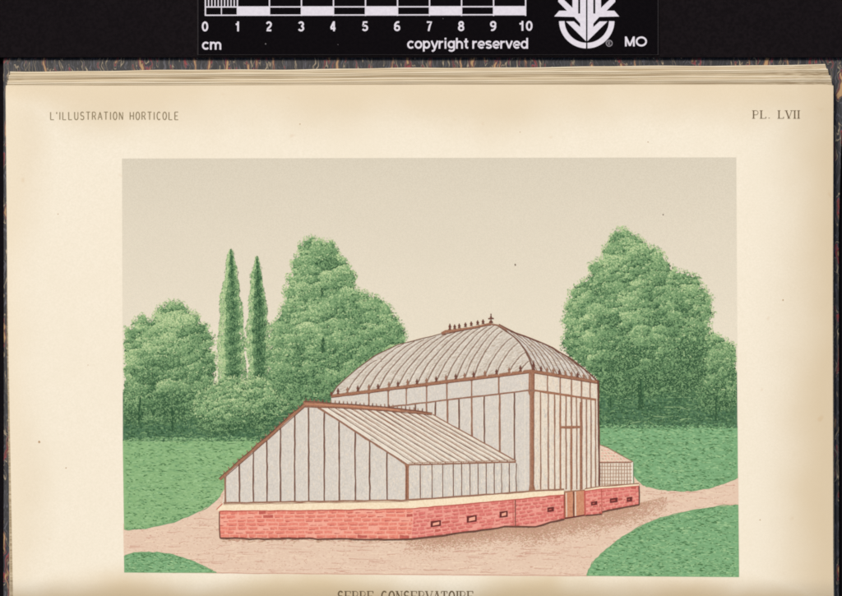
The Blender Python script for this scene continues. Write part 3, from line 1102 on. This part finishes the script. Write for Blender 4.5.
ink = Ink(262)
ink.line([(303.4, 404.0), (318, 404.8)] + RIDGE[1:], 6.4, M_rust, 3.0, jit=0.15)
ink.line([(304, 401.4), (318, 402.2), (345, 404.0), (385, 407.0), (432, 412.8)], 0.9, M_darkl, jit=0.2)
ink.line([(304, 407.0), (330, 407.4), (385, 411.0), (432, 415.0)], 0.7, M_darkl, jit=0.15)
ink.line([(305, 404.2), (345, 405.8), (400, 410.2)], 0.9, M_door, jit=0.1)
for k in range(30):
    x = 306 + 4.15 * k
    yb = np.interp(x, [304, 345, 385, 432], [401.0, 403.6, 406.6, 412.4])
    ink.line([(x, yb), (x + rnd.uniform(-.4, .4), yb - rnd.uniform(2, 3.4))], 1.3, M_bar_ink if k % 4 else M_darkl, 0.6)
ink.build('wing_ridge', gh)

ink = Ink(240)
# rakes, posts and mullions of the gable
GL = ((224, 476.6), (304, 405.5))
GR = ((318.5, 407.4), (407, 464.6))
for x in (239.4, 253.3, 266.8, 280.3, 294.6, 308.6, 324.1, 339.1, 355.2, 369.6, 386.9):
    yt = on(GL, x) if x < 304 else (408 if x < 319 else on(GR, x))
    ink.line([(x, yt), (x + 0.2, 502.5)], 1.5, M_barline, jit=0.14)
    ink.line([(x - 1.5, yt + 2.5), (x - 1.4, 502)], 0.6, M_stone_pale, jit=0.1)
ink.line([(219.4, 479.4), (262, 442.5), (303.5, 405.6)], 2.6, M_rust, jit=0.15)
ink.line([(218.8, 478.2), (262, 440.6), (303, 404.2)], 0.9, M_darkl, jit=0.35)
ink.line([(224, 478.2), (305, 406.8)], 0.7, M_darkl, jit=0.12)
for k in range(17):
    t = (k + 0.5) / 17
    x, y = lerp((222, 475), (301, 405.5), t)
    ink.line([(x, y), (x - 0.8, y - 2.2)], 1.2, M_bar_ink, 0.7)
ink.line([(318.0, 407.2), (408, 465.2)], 2.2, M_bar_ink, jit=0.12)
ink.line([(318.6, 406.2), (408, 463.8)], 0.6, M_stone_pale, jit=0.1)
ink.line([(225.2, 476), (225.4, 504)], 2.0, M_bar_ink, jit=0.12)
ink.poly([(404.4, 463.5), (409.4, 465), (408.8, 468), (408.9, 500.6), (405.2, 500.8), (405.4, 468)], M_rust)
ink.line([(406.4, 466), (406.4, 500)], 0.7, M_darkl, jit=0.1)
for x in (420.2, 431.9, 442.6, 453.2, 461.6, 470, 478.1, 486.1, 494.2, 501.4, 509.2, 516.2):
    ink.line([(x, 463.4), (x + 0.2, on(((409, 500.6), (530, 491)), x))], 0.95, M_barline, jit=0.12)
    ink.line([(x + 2, 465), (x + 2.1, on(((409, 499), (530, 489.5)), x))], 0.5, M_glass2)
ink.build('wing_glazing_bar', gh)

# --- the small annex on the right
ink = Ink(150)
ink.poly([(599.8, 444.5), (607, 447.5), (620, 454.5), (633.2, 461.6), (632.6, 463), (600, 463.5)], M_annex)
ink.poly([(600, 463), (632.4, 462.6), (632.8, 486), (600, 488)], M_glassw)
for j in range(5):
    y = 450 + 2.9 * j
    x1 = 600 + (y - 443.5) * 1.72
    for i in range(int((x1 - 601) / 3)):
        ink.line([(601 + 3 * i + (j % 2), y), (602.8 + 3 * i + (j % 2), y + 0.5)], 0.7, M_brick2 if (i + j) % 3 else M_barsoft)
ink.line([(600, 445), (608, 448), (633, 461.8)], 0.9, M_bar_ink, jit=0.15)
ink.line([(600, 463.0), (632.8, 462.2)], 1.4, M_bar_ink, jit=0.15)
for k in range(11):
    x = 602 + 2.8 * k
    ink.line([(x, 463.5), (x, 486)], 0.8, M_barsoft if k % 3 else M_bar_ink, jit=0.12)
for k in range(6):
    y = 466.4 + 3.6 * k
    ink.line([(600, y), (632, y - 0.3)], 0.7, M_barsoft, jit=0.12)
ink.line([(632.4, 462.4), (632.6, 486)], 1.6, M_roofc, jit=0.1)
ink.line([(633.5, 462.4), (633.7, 486)], 0.8, G[3], jit=0.15)
ink.build('annex', gh)

# --- stone coping and brick base
ink = Ink(282)
ink.poly([(216.8, 509.6), (222, 503.8), (224, 502.8), (409, 499.8), (564, 489.6), (564, 495.0), (413.6, 508.7), (300, 510.8), (219, 511.4)], M_stone)
ink.poly([(585, 488.6), (601.6, 486.6), (639.2, 483.6), (639, 486.0), (601.6, 488.9), (585, 491.4)], M_stone)
ink.line([(223.5, 503.0), (300, 501.8), (409, 500.2), (470, 495.8), (530, 491.2), (564, 489.4)], 1.7, M_bar_ink, jit=0.15)
ink.line([(223.6, 504.6), (300, 503.2), (409, 501.8)], 0.7, M_barsoft, jit=0.15)
ink.line([(216.6, 509.4), (222.6, 503.6)], 0.8, M_mortar, jit=0.1)
ink.line([(585, 488.8), (601.5, 486.6), (639, 483.6)], 1.2, M_bar_ink, jit=0.15)
ink.build('coping', gh)

front = [(219.4, 511.2), (300, 510.6), (413.4, 508.6), (411.4, 539.2), (400, 539.4), (310, 538.6), (220, 537.7)]
flank = [(413.4, 508.6), (515.3, 499.4), (515.4, 526.4), (505, 526.6), (411.4, 539.2)]
pier = [(515.3, 499.4), (564, 494.9), (563.9, 518.8), (536, 526.3), (515.4, 526.4)]
small = [(585, 491.2), (601.4, 488.8), (601.4, 514.2), (585.4, 515.3)]
far = [(601.4, 488.8), (639, 485.8), (639, 504.4), (602, 511.4)]
ink = Ink(290)
ink.poly(front, M_brick)
ink.poly(flank, M_brick2)
ink.poly(pier, M_brick2)
ink.poly(small, M_brick2)
ink.poly(far, M_brick2)


def courses(ink, tl, tr, br, bl, n, blen, seed, poly, brick, strength=1.0):
    """rows of crayon bricks with paler joints between them, darker along their lower edge"""
    r = random.Random(seed)
    hgt = ((bl[1] - tl[1]) + (br[1] - tr[1])) / 2 / n
    for j in range(n):
        v = (j + 0.5) / n
        a, b = lerp(tl, bl, v), lerp(tr, br, v)
        L = math.hypot(b[0] - a[0], b[1] - a[1])
        s = 0.4 - (j % 2) * blen * 0.5 + r.uniform(-1, 1)
        while s < L - 1:
            e = s + blen * r.uniform(0.8, 1.15)
            s2, e2 = max(0.4, s), min(L - 0.4, e)
            if e2 - s2 > 1:
                p, q = lerp(a, b, s2 / L), lerp(a, b, e2 / L)
                ok = inside(p[0], p[1] + hgt * .3, poly) and inside(q[0], q[1] + hgt * .3, poly)
                if ok:
                    if r.random() < 0.93:
                        ink.line([p, lerp(p, q, .5), q], hgt * r.uniform(0.5, 0.8), brick if r.random() < .96 else M_mortar, jit=0.25, step=0.15)
                    if r.random() < 0.8 * strength:
                        f0, f1 = sorted((r.random(), r.random()))
                        pp, qq = lerp(p, q, f0 * .5), lerp(p, q, .5 + f1 * .5)
                        ink.line([(pp[0], pp[1] + hgt * .3), (qq[0], qq[1] + hgt * .3)], r.uniform(0.6, 1.2), M_mortar, 0.5, jit=0.22, step=0.15)
            s = e + r.uniform(0.7, 1.5)


courses(ink, (219.4, 511.2), (413.4, 508.8), (411.4, 539), (220, 537.7), 7, 9, 61, front, M_brickA)
courses(ink, (413.4, 508.6), (515.3, 499.4), (515.3, 526.0), (411.4, 539.2), 8, 7, 62, flank, M_brickB, 0.9)
courses(ink, (515.3, 499.4), (564, 494.9), (564, 518.6), (515.3, 526.4), 7, 6, 63, pier, M_brickB, 0.9)
courses(ink, (585, 491.2), (601.4, 488.8), (601.4, 514.2), (585.4, 515.3), 7, 5, 64, small, M_brickB, 0.8)
courses(ink, (601.4, 488.8), (639, 485.8), (639, 504.4), (602, 511.4), 6, 5, 65, far, M_brickB, 0.8)
ink.line([(219.4, 511.4), (220, 538)], 1.1, M_darkl, jit=0.15)
ink.line([(219.6, 538.0), (310, 538.8), (400, 539.6), (411.6, 539.3), (460, 533.0), (505, 526.8), (536, 526.5), (564, 519.0)], 1.5, M_darkl, jit=0.3)
ink.line([(219.4, 511.3), (300, 510.7), (413.4, 508.8), (515, 499.6), (564, 495.0)], 1.1, M_mortar, jit=0.2)
ink.line([(515.3, 500), (515.4, 526)], 0.9, M_darkl, jit=0.15)
ink.line([(513.0, 500), (513.2, 526)], 0.7, M_mortar, jit=0.15)
ink.line([(563.8, 495), (563.9, 518.8)], 1.2, M_mortar, jit=0.15)
ink.line([(585.3, 515.5), (601.4, 514.4), (602.2, 511.5), (639, 504.6)], 1.4, M_darkl, jit=0.2)
ink.line([(601.5, 489), (601.6, 514)], 0.9, M_mortar, jit=0.15)
ink.line([(638.8, 485.8), (639, 504.6)], 1.2, M_darkl, jit=0.12)
ink.line([(585.1, 491.2), (585.4, 515.4)], 1.0, M_mortar, jit=0.12)
ink.line([(585, 491.3), (601.4, 489.0), (639, 486.0)], 0.9, M_mortar, jit=0.15)
brick = ink.build('brick_base', gh)

for (x0, y0, x1, y1, k) in ((430.6, 521.4, 440.8, 527.2, 1), (466.7, 516.2, 476.6, 522.8, 1), (499.5, 511.7, 507.6, 517.8, 1), (547.3, 507.6, 553.9, 512.2, 0),
                            (591.0, 501.8, 597.2, 505.6, 0), (609.8, 498.6, 617.6, 503.0, 0), (626.6, 497.4, 632.2, 502.0, 0)):
    i2 = Ink(460)
    sl = -(x1 - x0) * 0.13
    i2.poly([(x0, y0), (x1, y0 + sl), (x1, y1 + sl), (x0, y1)], M_vent)
    if k:
        i2.poly([(x0 + 2.4, y0 + 1.9), (x1 - 1.5, y0 + sl + 1.7), (x1 - 1.6, y1 + sl - 1.5), (x0 + 2.2, y1 - 1.5)], M_pink)
    else:
        i2.line([(x0 + 1.5, (y0 + y1) / 2), (x1 - 2.5, (y0 + y1) / 2 + sl * .6)], 0.9, M_mortar)
    i2.build('wall_vent', gh)

# ------------------------------------------------------------------ lettering
def arc(cx, cy, rx, ry, a0, a1, n=10):
    return [(cx + rx * math.cos(R(a0 + (a1 - a0) * k / n)), cy - ry * math.sin(R(a0 + (a1 - a0) * k / n))) for k in range(n + 1)]


# capitals as pen strokes in a unit box (y down); 1 = stem, 0 = hairline
GL_ = {
    'L': [(1, [(.1, 0), (.1, 1)]), (0, [(.1, 1), (.9, 1)])],
    'I': [(1, [(.5, 0), (.5, 1)])],
    "'": [(1, [(.5, 0), (.45, .25)])],
    'U': [(1, [(.1, 0), (.1, .7)] + arc(.5, .7, .4, .3, 180, 360)[1:]), (0, [(.9, .7), (.9, 0)])],
    'S': [(1, arc(.5, .27, .36, .27, 30, 180, 8) + arc(.5, .27, .36, .25, 180, 260, 4)[1:] + arc(.5, .74, .38, .26, 80, -90, 8) + arc(.5, .74, .38, .26, 270, 205, 4)[1:])],
    'T': [(1, [(.5, 0), (.5, 1)]), (0, [(.02, 0), (.98, 0)])],
    'R': [(1, [(.1, 0), (.1, 1)]), (0, [(.1, 0), (.5, 0)] + arc(.5, .26, .36, .26, 90, -90) + [(.1, .52)]), (1, [(.5, .52), (.92, 1)])],
    'A': [(0, [(.02, 1), (.5, 0)]), (1, [(.5, 0), (.98, 1)]), (0, [(.2, .66), (.8, .66)])],
    'O': [(1, arc(.5, .5, .42, .5, 90, 270)), (1, arc(.5, .5, .42, .5, 270, 450))],
    'N': [(0, [(.1, 1), (.1, 0)]), (1, [(.1, 0), (.9, 1)]), (0, [(.9, 1), (.9, 0)])],
    'H': [(1, [(.1, 0), (.1, 1)]), (1, [(.9, 0), (.9, 1)]), (0, [(.1, .5), (.9, .5)])],
    'C': [(1, arc(.54, .5, .44, .5, 48, 312, 16))],
    'E': [(1, [(.1, 0), (.1, 1)]), (0, [(.1, 0), (.9, 0)]), (0, [(.1, .5), (.75, .5)]), (0, [(.1, 1), (.9, 1)])],
    'P': [(1, [(.1, 0), (.1, 1)]), (0, [(.1, 0), (.5, 0)] + arc(.5, .27, .38, .27, 90, -90) + [(.1, .54)])],
    'V': [(1, [(.02, 0), (.5, 1)]), (0, [(.5, 1), (.98, 0)])],
    '.': [(1, [(.4, .9), (.4, 1)])],
}
NARROW = {'I': 0.35, "'": 0.3, '.': 0.35, ' ': 0.75}


def lettering(name, text, x0, x1, y0, y1, mat, stem, hair, serif=False, parent=None, gap=0.35):
    units = sum(NARROW.get(c, 1.0) for c in text) + gap * (len(text) - 1)
    u = (x1 - x0) / units
    h = y1 - y0
    ink = Ink(12)
    x = x0
    for c in text:
        wd = NARROW.get(c, 1.0) * u
        for heavy, pts in GL_.get(c, []):
            q = [(x + px * wd, y0 + py * h) for px, py in pts]
            ink.line(q, stem if heavy else hair, mat)
            if serif and heavy and c not in 'SCO.':
                for (px, py) in (pts[0], pts[-1]):
                    if py in (0, 1):
                        sx = x + px * wd
                        ink.line([(sx - 1.5, y0 + py * h), (sx + 1.5, y0 + py * h)], hair, mat)
            if serif and not heavy and c in 'NAV':
                for (px, py) in (pts[0], pts[-1]):
                    if py in (0, 1) and not (c == 'N' and (px, py) == (.9, 1)):
                        sx = x + px * wd
                        ink.line([(sx - 1.3, y0 + py * h), (sx + 1.3, y0 + py * h)], hair, mat)
            if serif and c in 'LET' and not heavy and len(pts) == 2:
                px, py = pts[-1]
                sx, sy = x + px * wd, y0 + py * h
                d = -1 if py == 1 else 1
                ink.line([(sx, sy), (sx, sy + d * h * 0.22)], hair * 1.3, mat)
                if c == 'T':
                    sx = x + pts[0][0] * wd
                    ink.line([(sx, sy), (sx, sy + d * h * 0.22)], hair * 1.3, mat)
        x += wd + gap * u
    return ink.build(name, parent)


lettering('heading_lettering', "L'ILLUSTRATION HORTICOLE", 50.2, 178.6, 112.0, 119.7, M_text, 1.05, 0.85, parent=page, gap=0.42)
lettering('plate_number', 'PL. LVII', 753.0, 799.6, 110.6, 118.4, M_text2, 1.35, 0.6, serif=True, parent=page, gap=0.32)
lettering('caption_lettering', 'SERRE CONSERVATOIRE', 337.6, 473.4, 591.4, 601.2, M_text2, 1.45, 0.65, serif=True, parent=page, gap=0.26)

for x, y, s in ((39.2, 442, 1.3), (66, 468, 0.7), (783, 300, 0.8), (58, 214, 0.6), (760, 520, 0.7), (300, 124, 0.6), (520, 132, 0.5), (88, 365, 0.5), (648, 142, 0.6)):
    ink = Ink(10)
    ink.poly([(x + s * rnd.uniform(.7, 1.2) * math.cos(a), y + s * rnd.uniform(.7, 1.2) * math.sin(a)) for a in [k * math.pi / 4 for k in range(8)]], M_fox)
    ink.build('foxing_spot', page)

# ------------------------------------------------------------------ black strip and centimetre scale above the book
STRIP_T = 0.0052
mb = MB()
pts = [P(-60, -160, STRIP_T), P(900, -160, STRIP_T), P(900, 57.0, STRIP_T), P(-60, 57.2, STRIP_T)]
x0, y0 = pts[3][:2]
x1, y1 = pts[1][:2]
mb.box(x0, y0, x1, y1, STRIP_T - 0.0018, STRIP_T, M_strip)
st = mb.build('black_card')
st['label'] = 'plain matte black card lying across the top of the book cover, under the centimetre scale'
st['category'] = 'card'

BAR_T = STRIP_T + 0.0009
surf = lambda x, y: BAR_T
rule = thing('scale_bar', 'black photographic centimetre scale with white markings lying on the black card above the book', 'ruler',
             P(428, 0, STRIP_T))
a, b = P(197.6, 55.2, STRIP_T), P(658.4, -130, STRIP_T)
mb = MB()
mb.box(a[0], a[1], b[0], b[1], STRIP_T + 0.00002, BAR_T - 0.0001, M_rim)
a, b = P(198.4, 54.4, BAR_T), P(657.6, -129, BAR_T)
mb.box(a[0], a[1], b[0], b[1], BAR_T - 0.0001, BAR_T, M_bar)
mb.build('plate', rule)


def cmx(k):
    return 205.4 + 32.02 * k


ink = Ink(10, surf)
TOPL, BOTL = 6.9, 15.2
for k in range(11):
    ink.line([(cmx(k), -40), (cmx(k), BOTL + 0.6)], 1.25, M_white)
ink.line([(cmx(0) - .6, TOPL), (cmx(10) + .6, TOPL - .3)], 1.2, M_white)
ink.line([(cmx(0) - .6, BOTL), (cmx(10) + .6, BOTL - .6)], 1.2, M_white)
for k in range(1, 10):
    ink.line([(cmx(k / 10), -12 if k != 5 else -16), (cmx(k / 10), TOPL)], 1.1, M_white)
ink.line([(cmx(.5), TOPL), (cmx(.5), BOTL)], 0.9, M_white)
for k in (1, 3, 5, 7, 9):
    ink.poly([(cmx(k), TOPL), (cmx(k + 1), TOPL), (cmx(k + 1), BOTL - .1), (cmx(k), BOTL)], M_white)
for k in (0, 2, 4, 6, 8):
    ink.poly([(cmx(k), -40), (cmx(k + 1), -40), (cmx(k + 1), -32), (cmx(k), -32)], M_white)
ink.build('graduations', rule)

def up_arc(cx, cy, rx, ry, a0, a1, n=12):
    return [(cx + rx * math.cos(R(a0 + (a1 - a0) * k / n)), cy + ry * math.sin(R(a0 + (a1 - a0) * k / n))) for k in range(n + 1)]


# bold grotesque letters as pen strokes; x-height (or numeral height) is 1, y up: (advance, strokes)
A_ = up_arc
BOLD = {
    'o': (1.06, [A_(.5, .5, .38, .40, 0, 360, 22)]),
    'c': (.98, [A_(.5, .5, .38, .40, 42, 318, 18)]),
    'p': (1.06, [A_(.5, .5, .36, .40, 0, 360, 22), [(.13, 1), (.13, -.36)]]),
    'd': (1.06, [A_(.48, .5, .36, .40, 0, 360, 22), [(.85, 0), (.85, 1.36)]]),
    'g': (1.06, [A_(.48, .52, .36, .38, 0, 360, 22), [(.85, 1), (.85, .0)] + A_(.49, -.02, .36, .26, 0, -150, 8)]),
    'y': (.98, [[(.08, 1), (.48, .06)], [(.88, 1), (.42, -.2), (.3, -.28), (.12, -.27)]]),
    'v': (.98, [[(.08, 1), (.47, .05)], [(.86, 1), (.47, .05)]]),
    'r': (.70, [[(.14, 0), (.14, 1)], [(.14, .5), (.2, .72), (.36, .86), (.62, .88)]]),
    'i': (.50, [[(.22, 0), (.22, 1)], [(.22, 1.14), (.22, 1.37)]]),
    'h': (1.04, [[(.14, 0), (.14, 1.36)], [(.14, .55)] + A_(.48, .56, .34, .33, 150, 0, 8) + [(.82, 0)]]),
    't': (.64, [[(.30, 1.28), (.30, .26), (.36, .13), (.58, .11)], [(.04, .9), (.58, .9)]]),
    'e': (1.0, [[(.14, .48), (.86, .48)] + A_(.5, .5, .37, .40, 6, 315, 18)]),
    's': (.94, [A_(.45, .72, .31, .19, 25, 180, 8) + [(.2, .6), (.45, .51), (.7, .42)] + A_(.46, .28, .31, .19, 0, -160, 8)]),
    'm': (1.56, [[(.14, 0), (.14, 1)], [(.14, .6)] + A_(.45, .6, .29, .29, 150, 0, 8) + [(.74, 0)], [(.74, .6)] + A_(1.04, .6, .29, .29, 150, 0, 8) + [(1.33, 0)]]),
    ' ': (.46, []),
    'M': (.98, [[(.12, 0), (.12, 1)], [(.12, .97), (.47, .06)], [(.82, .97), (.47, .06)], [(.82, 0), (.82, 1)]]),
    'O': (1.0, [A_(.5, .5, .42, .42, 0, 360, 24)]),
    '0': (.66, [A_(.31, .5, .22, .42, 0, 360, 22)]),
    '1': (.66, [[(.36, 0), (.36, 1)], [(.38, .86), (.28, .74), (.1, .70)]]),
    '2': (.66, [A_(.31, .70, .22, .22, 165, -15, 9) + [(.44, .48), (.2, .26), (.1, .09), (.56, .09)]]),
    '3': (.66, [A_(.3, .72, .21, .20, 160, -80, 9), A_(.3, .29, .23, .22, 85, -160, 10)]),
    '4': (.66, [[(.42, 0), (.42, 1)], [(.40, .95), (.06, .33)], [(.03, .27), (.6, .27)]]),
    '5': (.66, [[(.54, .92), (.17, .92), (.12, .5)] + A_(.3, .32, .23, .24, 125, -155, 12)]),
    '6': (.66, [A_(.31, .31, .22, .23, 0, 360, 18), A_(.40, .46, .31, .46, 70, 175, 8)]),
    '7': (.66, [[(.05, .91), (.56, .91), (.36, .5), (.24, 0)]]),
    '8': (.66, [A_(.31, .73, .19, .19, 0, 360, 16), A_(.31, .29, .23, .22, 0, 360, 16)]),
    '9': (.66, [A_(.31, .69, .22, .23, 0, 360, 18), A_(.22, .54, .31, .46, -5, -110, 8)]),
}


def bold_text(name, text, x0, x1, ybase, unit, parent, th, mat=None):
    """stroke letters fitted between x0 and x1 on a base line"""
    adv, items = 0, []
    lo, hi = 9, -9
    for c in text:
        wd, strokes = BOLD[c]
        for st_ in strokes:
            q = [(adv + a_, b_) for a_, b_ in st_]
            lo, hi = min([lo] + [p_[0] for p_ in q]), max([hi] + [p_[0] for p_ in q])
            items.append(q)
        adv += wd
    sx = (x1 - x0 - th) / max(0.01, hi - lo)
    ink = Ink(12, surf)
    for q in items:
        ink.line([(x0 + th / 2 + (a_ - lo) * sx, ybase - b_ * unit) for a_, b_ in q], th, mat or M_white)
    return ink.build(name, parent)


for k in range(10):
    x = cmx(k) - 0.4
    wd = (6.4, 4.2, 6.2, 6.2, 6.6, 6.3, 6.3, 6.2, 6.3, 6.3)[k]
    bold_text('numeral', str(k), x - wd / 2, x + wd / 2, 31.3 - k * 0.05, 9.8, rule, 1.75)
bold_text('numeral', '10', cmx(10) - 6.9, cmx(10) + 6.9, 30.7, 9.8, rule, 1.75)
bold_text('unit_lettering', 'cm', 202.0, 221.2, 49.6, 7.9, rule, 1.75)
bold_text('copyright_lettering', 'copyright reserved', 407.2, 528.0, 48.6, 7.9, rule, 1.7)
bold_text('collection_lettering', 'MO', 625.0, 647.0, 46.3, 9.8, rule, 1.75)

# leaf emblem over a broken ring
ink = Ink(12, surf)
EX = lambda u: 540 + u / 7.017
EY = lambda v: v / 7.017
half = [(100, 115), (135, 75), (190, 75), (128, 12), (128, -70), (140, -70), (170, 0), (228, 55), (228, -120), (268, -160), (268, 95), (282, 95), (282, -180), (323, -230),
        (323, 288), (183, 150), (238, 150), (282, 190), (282, 165), (240, 118)]
ink.poly([(EX(u), EY(v)) for u, v in half], M_white)
ink.poly([(EX(656 - u), EY(v)) for u, v in half], M_white)
cx, cy, ro, ri = 586.75, 20.6, 27.7, 22.2
for s in (-1, 1):
    a0, a1 = (91.6, 178.8) if s < 0 else (88.4, 1.2)
    o_ = [(cx + ro * math.cos(R(a0 + (a1 - a0) * k / 24)), cy + ro * math.sin(R(a0 + (a1 - a0) * k / 24))) for k in range(25)]
    i_ = [(cx + ri * math.cos(R(a0 + (a1 - a0) * k / 24)), cy + ri * math.sin(R(a0 + (a1 - a0) * k / 24))) for k in range(25)]
    ink.poly(o_ + i_[::-1], M_white)
ink.build('leaf_emblem', rule)
M_dim = material('dim_white', (150, 144, 148), (140, 134, 138), grain=3)
ink = Ink(12, surf)
ring = [(609.2 + 3.0 * math.cos(a), 43.2 + 3.0 * math.sin(a)) for a in [k * math.pi / 10 for k in range(21)]]
ink.line(ring, 0.8, M_dim)
ink.line([(608.2, 45), (608.2, 41.5), (609.8, 41.7), (609.8, 43.0), (608.4, 43.3), (610.2, 45)], 0.7, M_dim)
ink.build('registered_mark', rule)
M_dust = material('pale_dust', (120, 114, 114), (104, 98, 98), grain=2)
for x, y, s in ((265.6, 43.8, .8), (338, 44.5, .5), (443, 18.5, .5)):
    ink = Ink(12, surf)
    ink.poly([(x - s, y), (x, y - s), (x + s, y), (x, y + s)], M_dust)
    ink.build('dust_speck', rule)
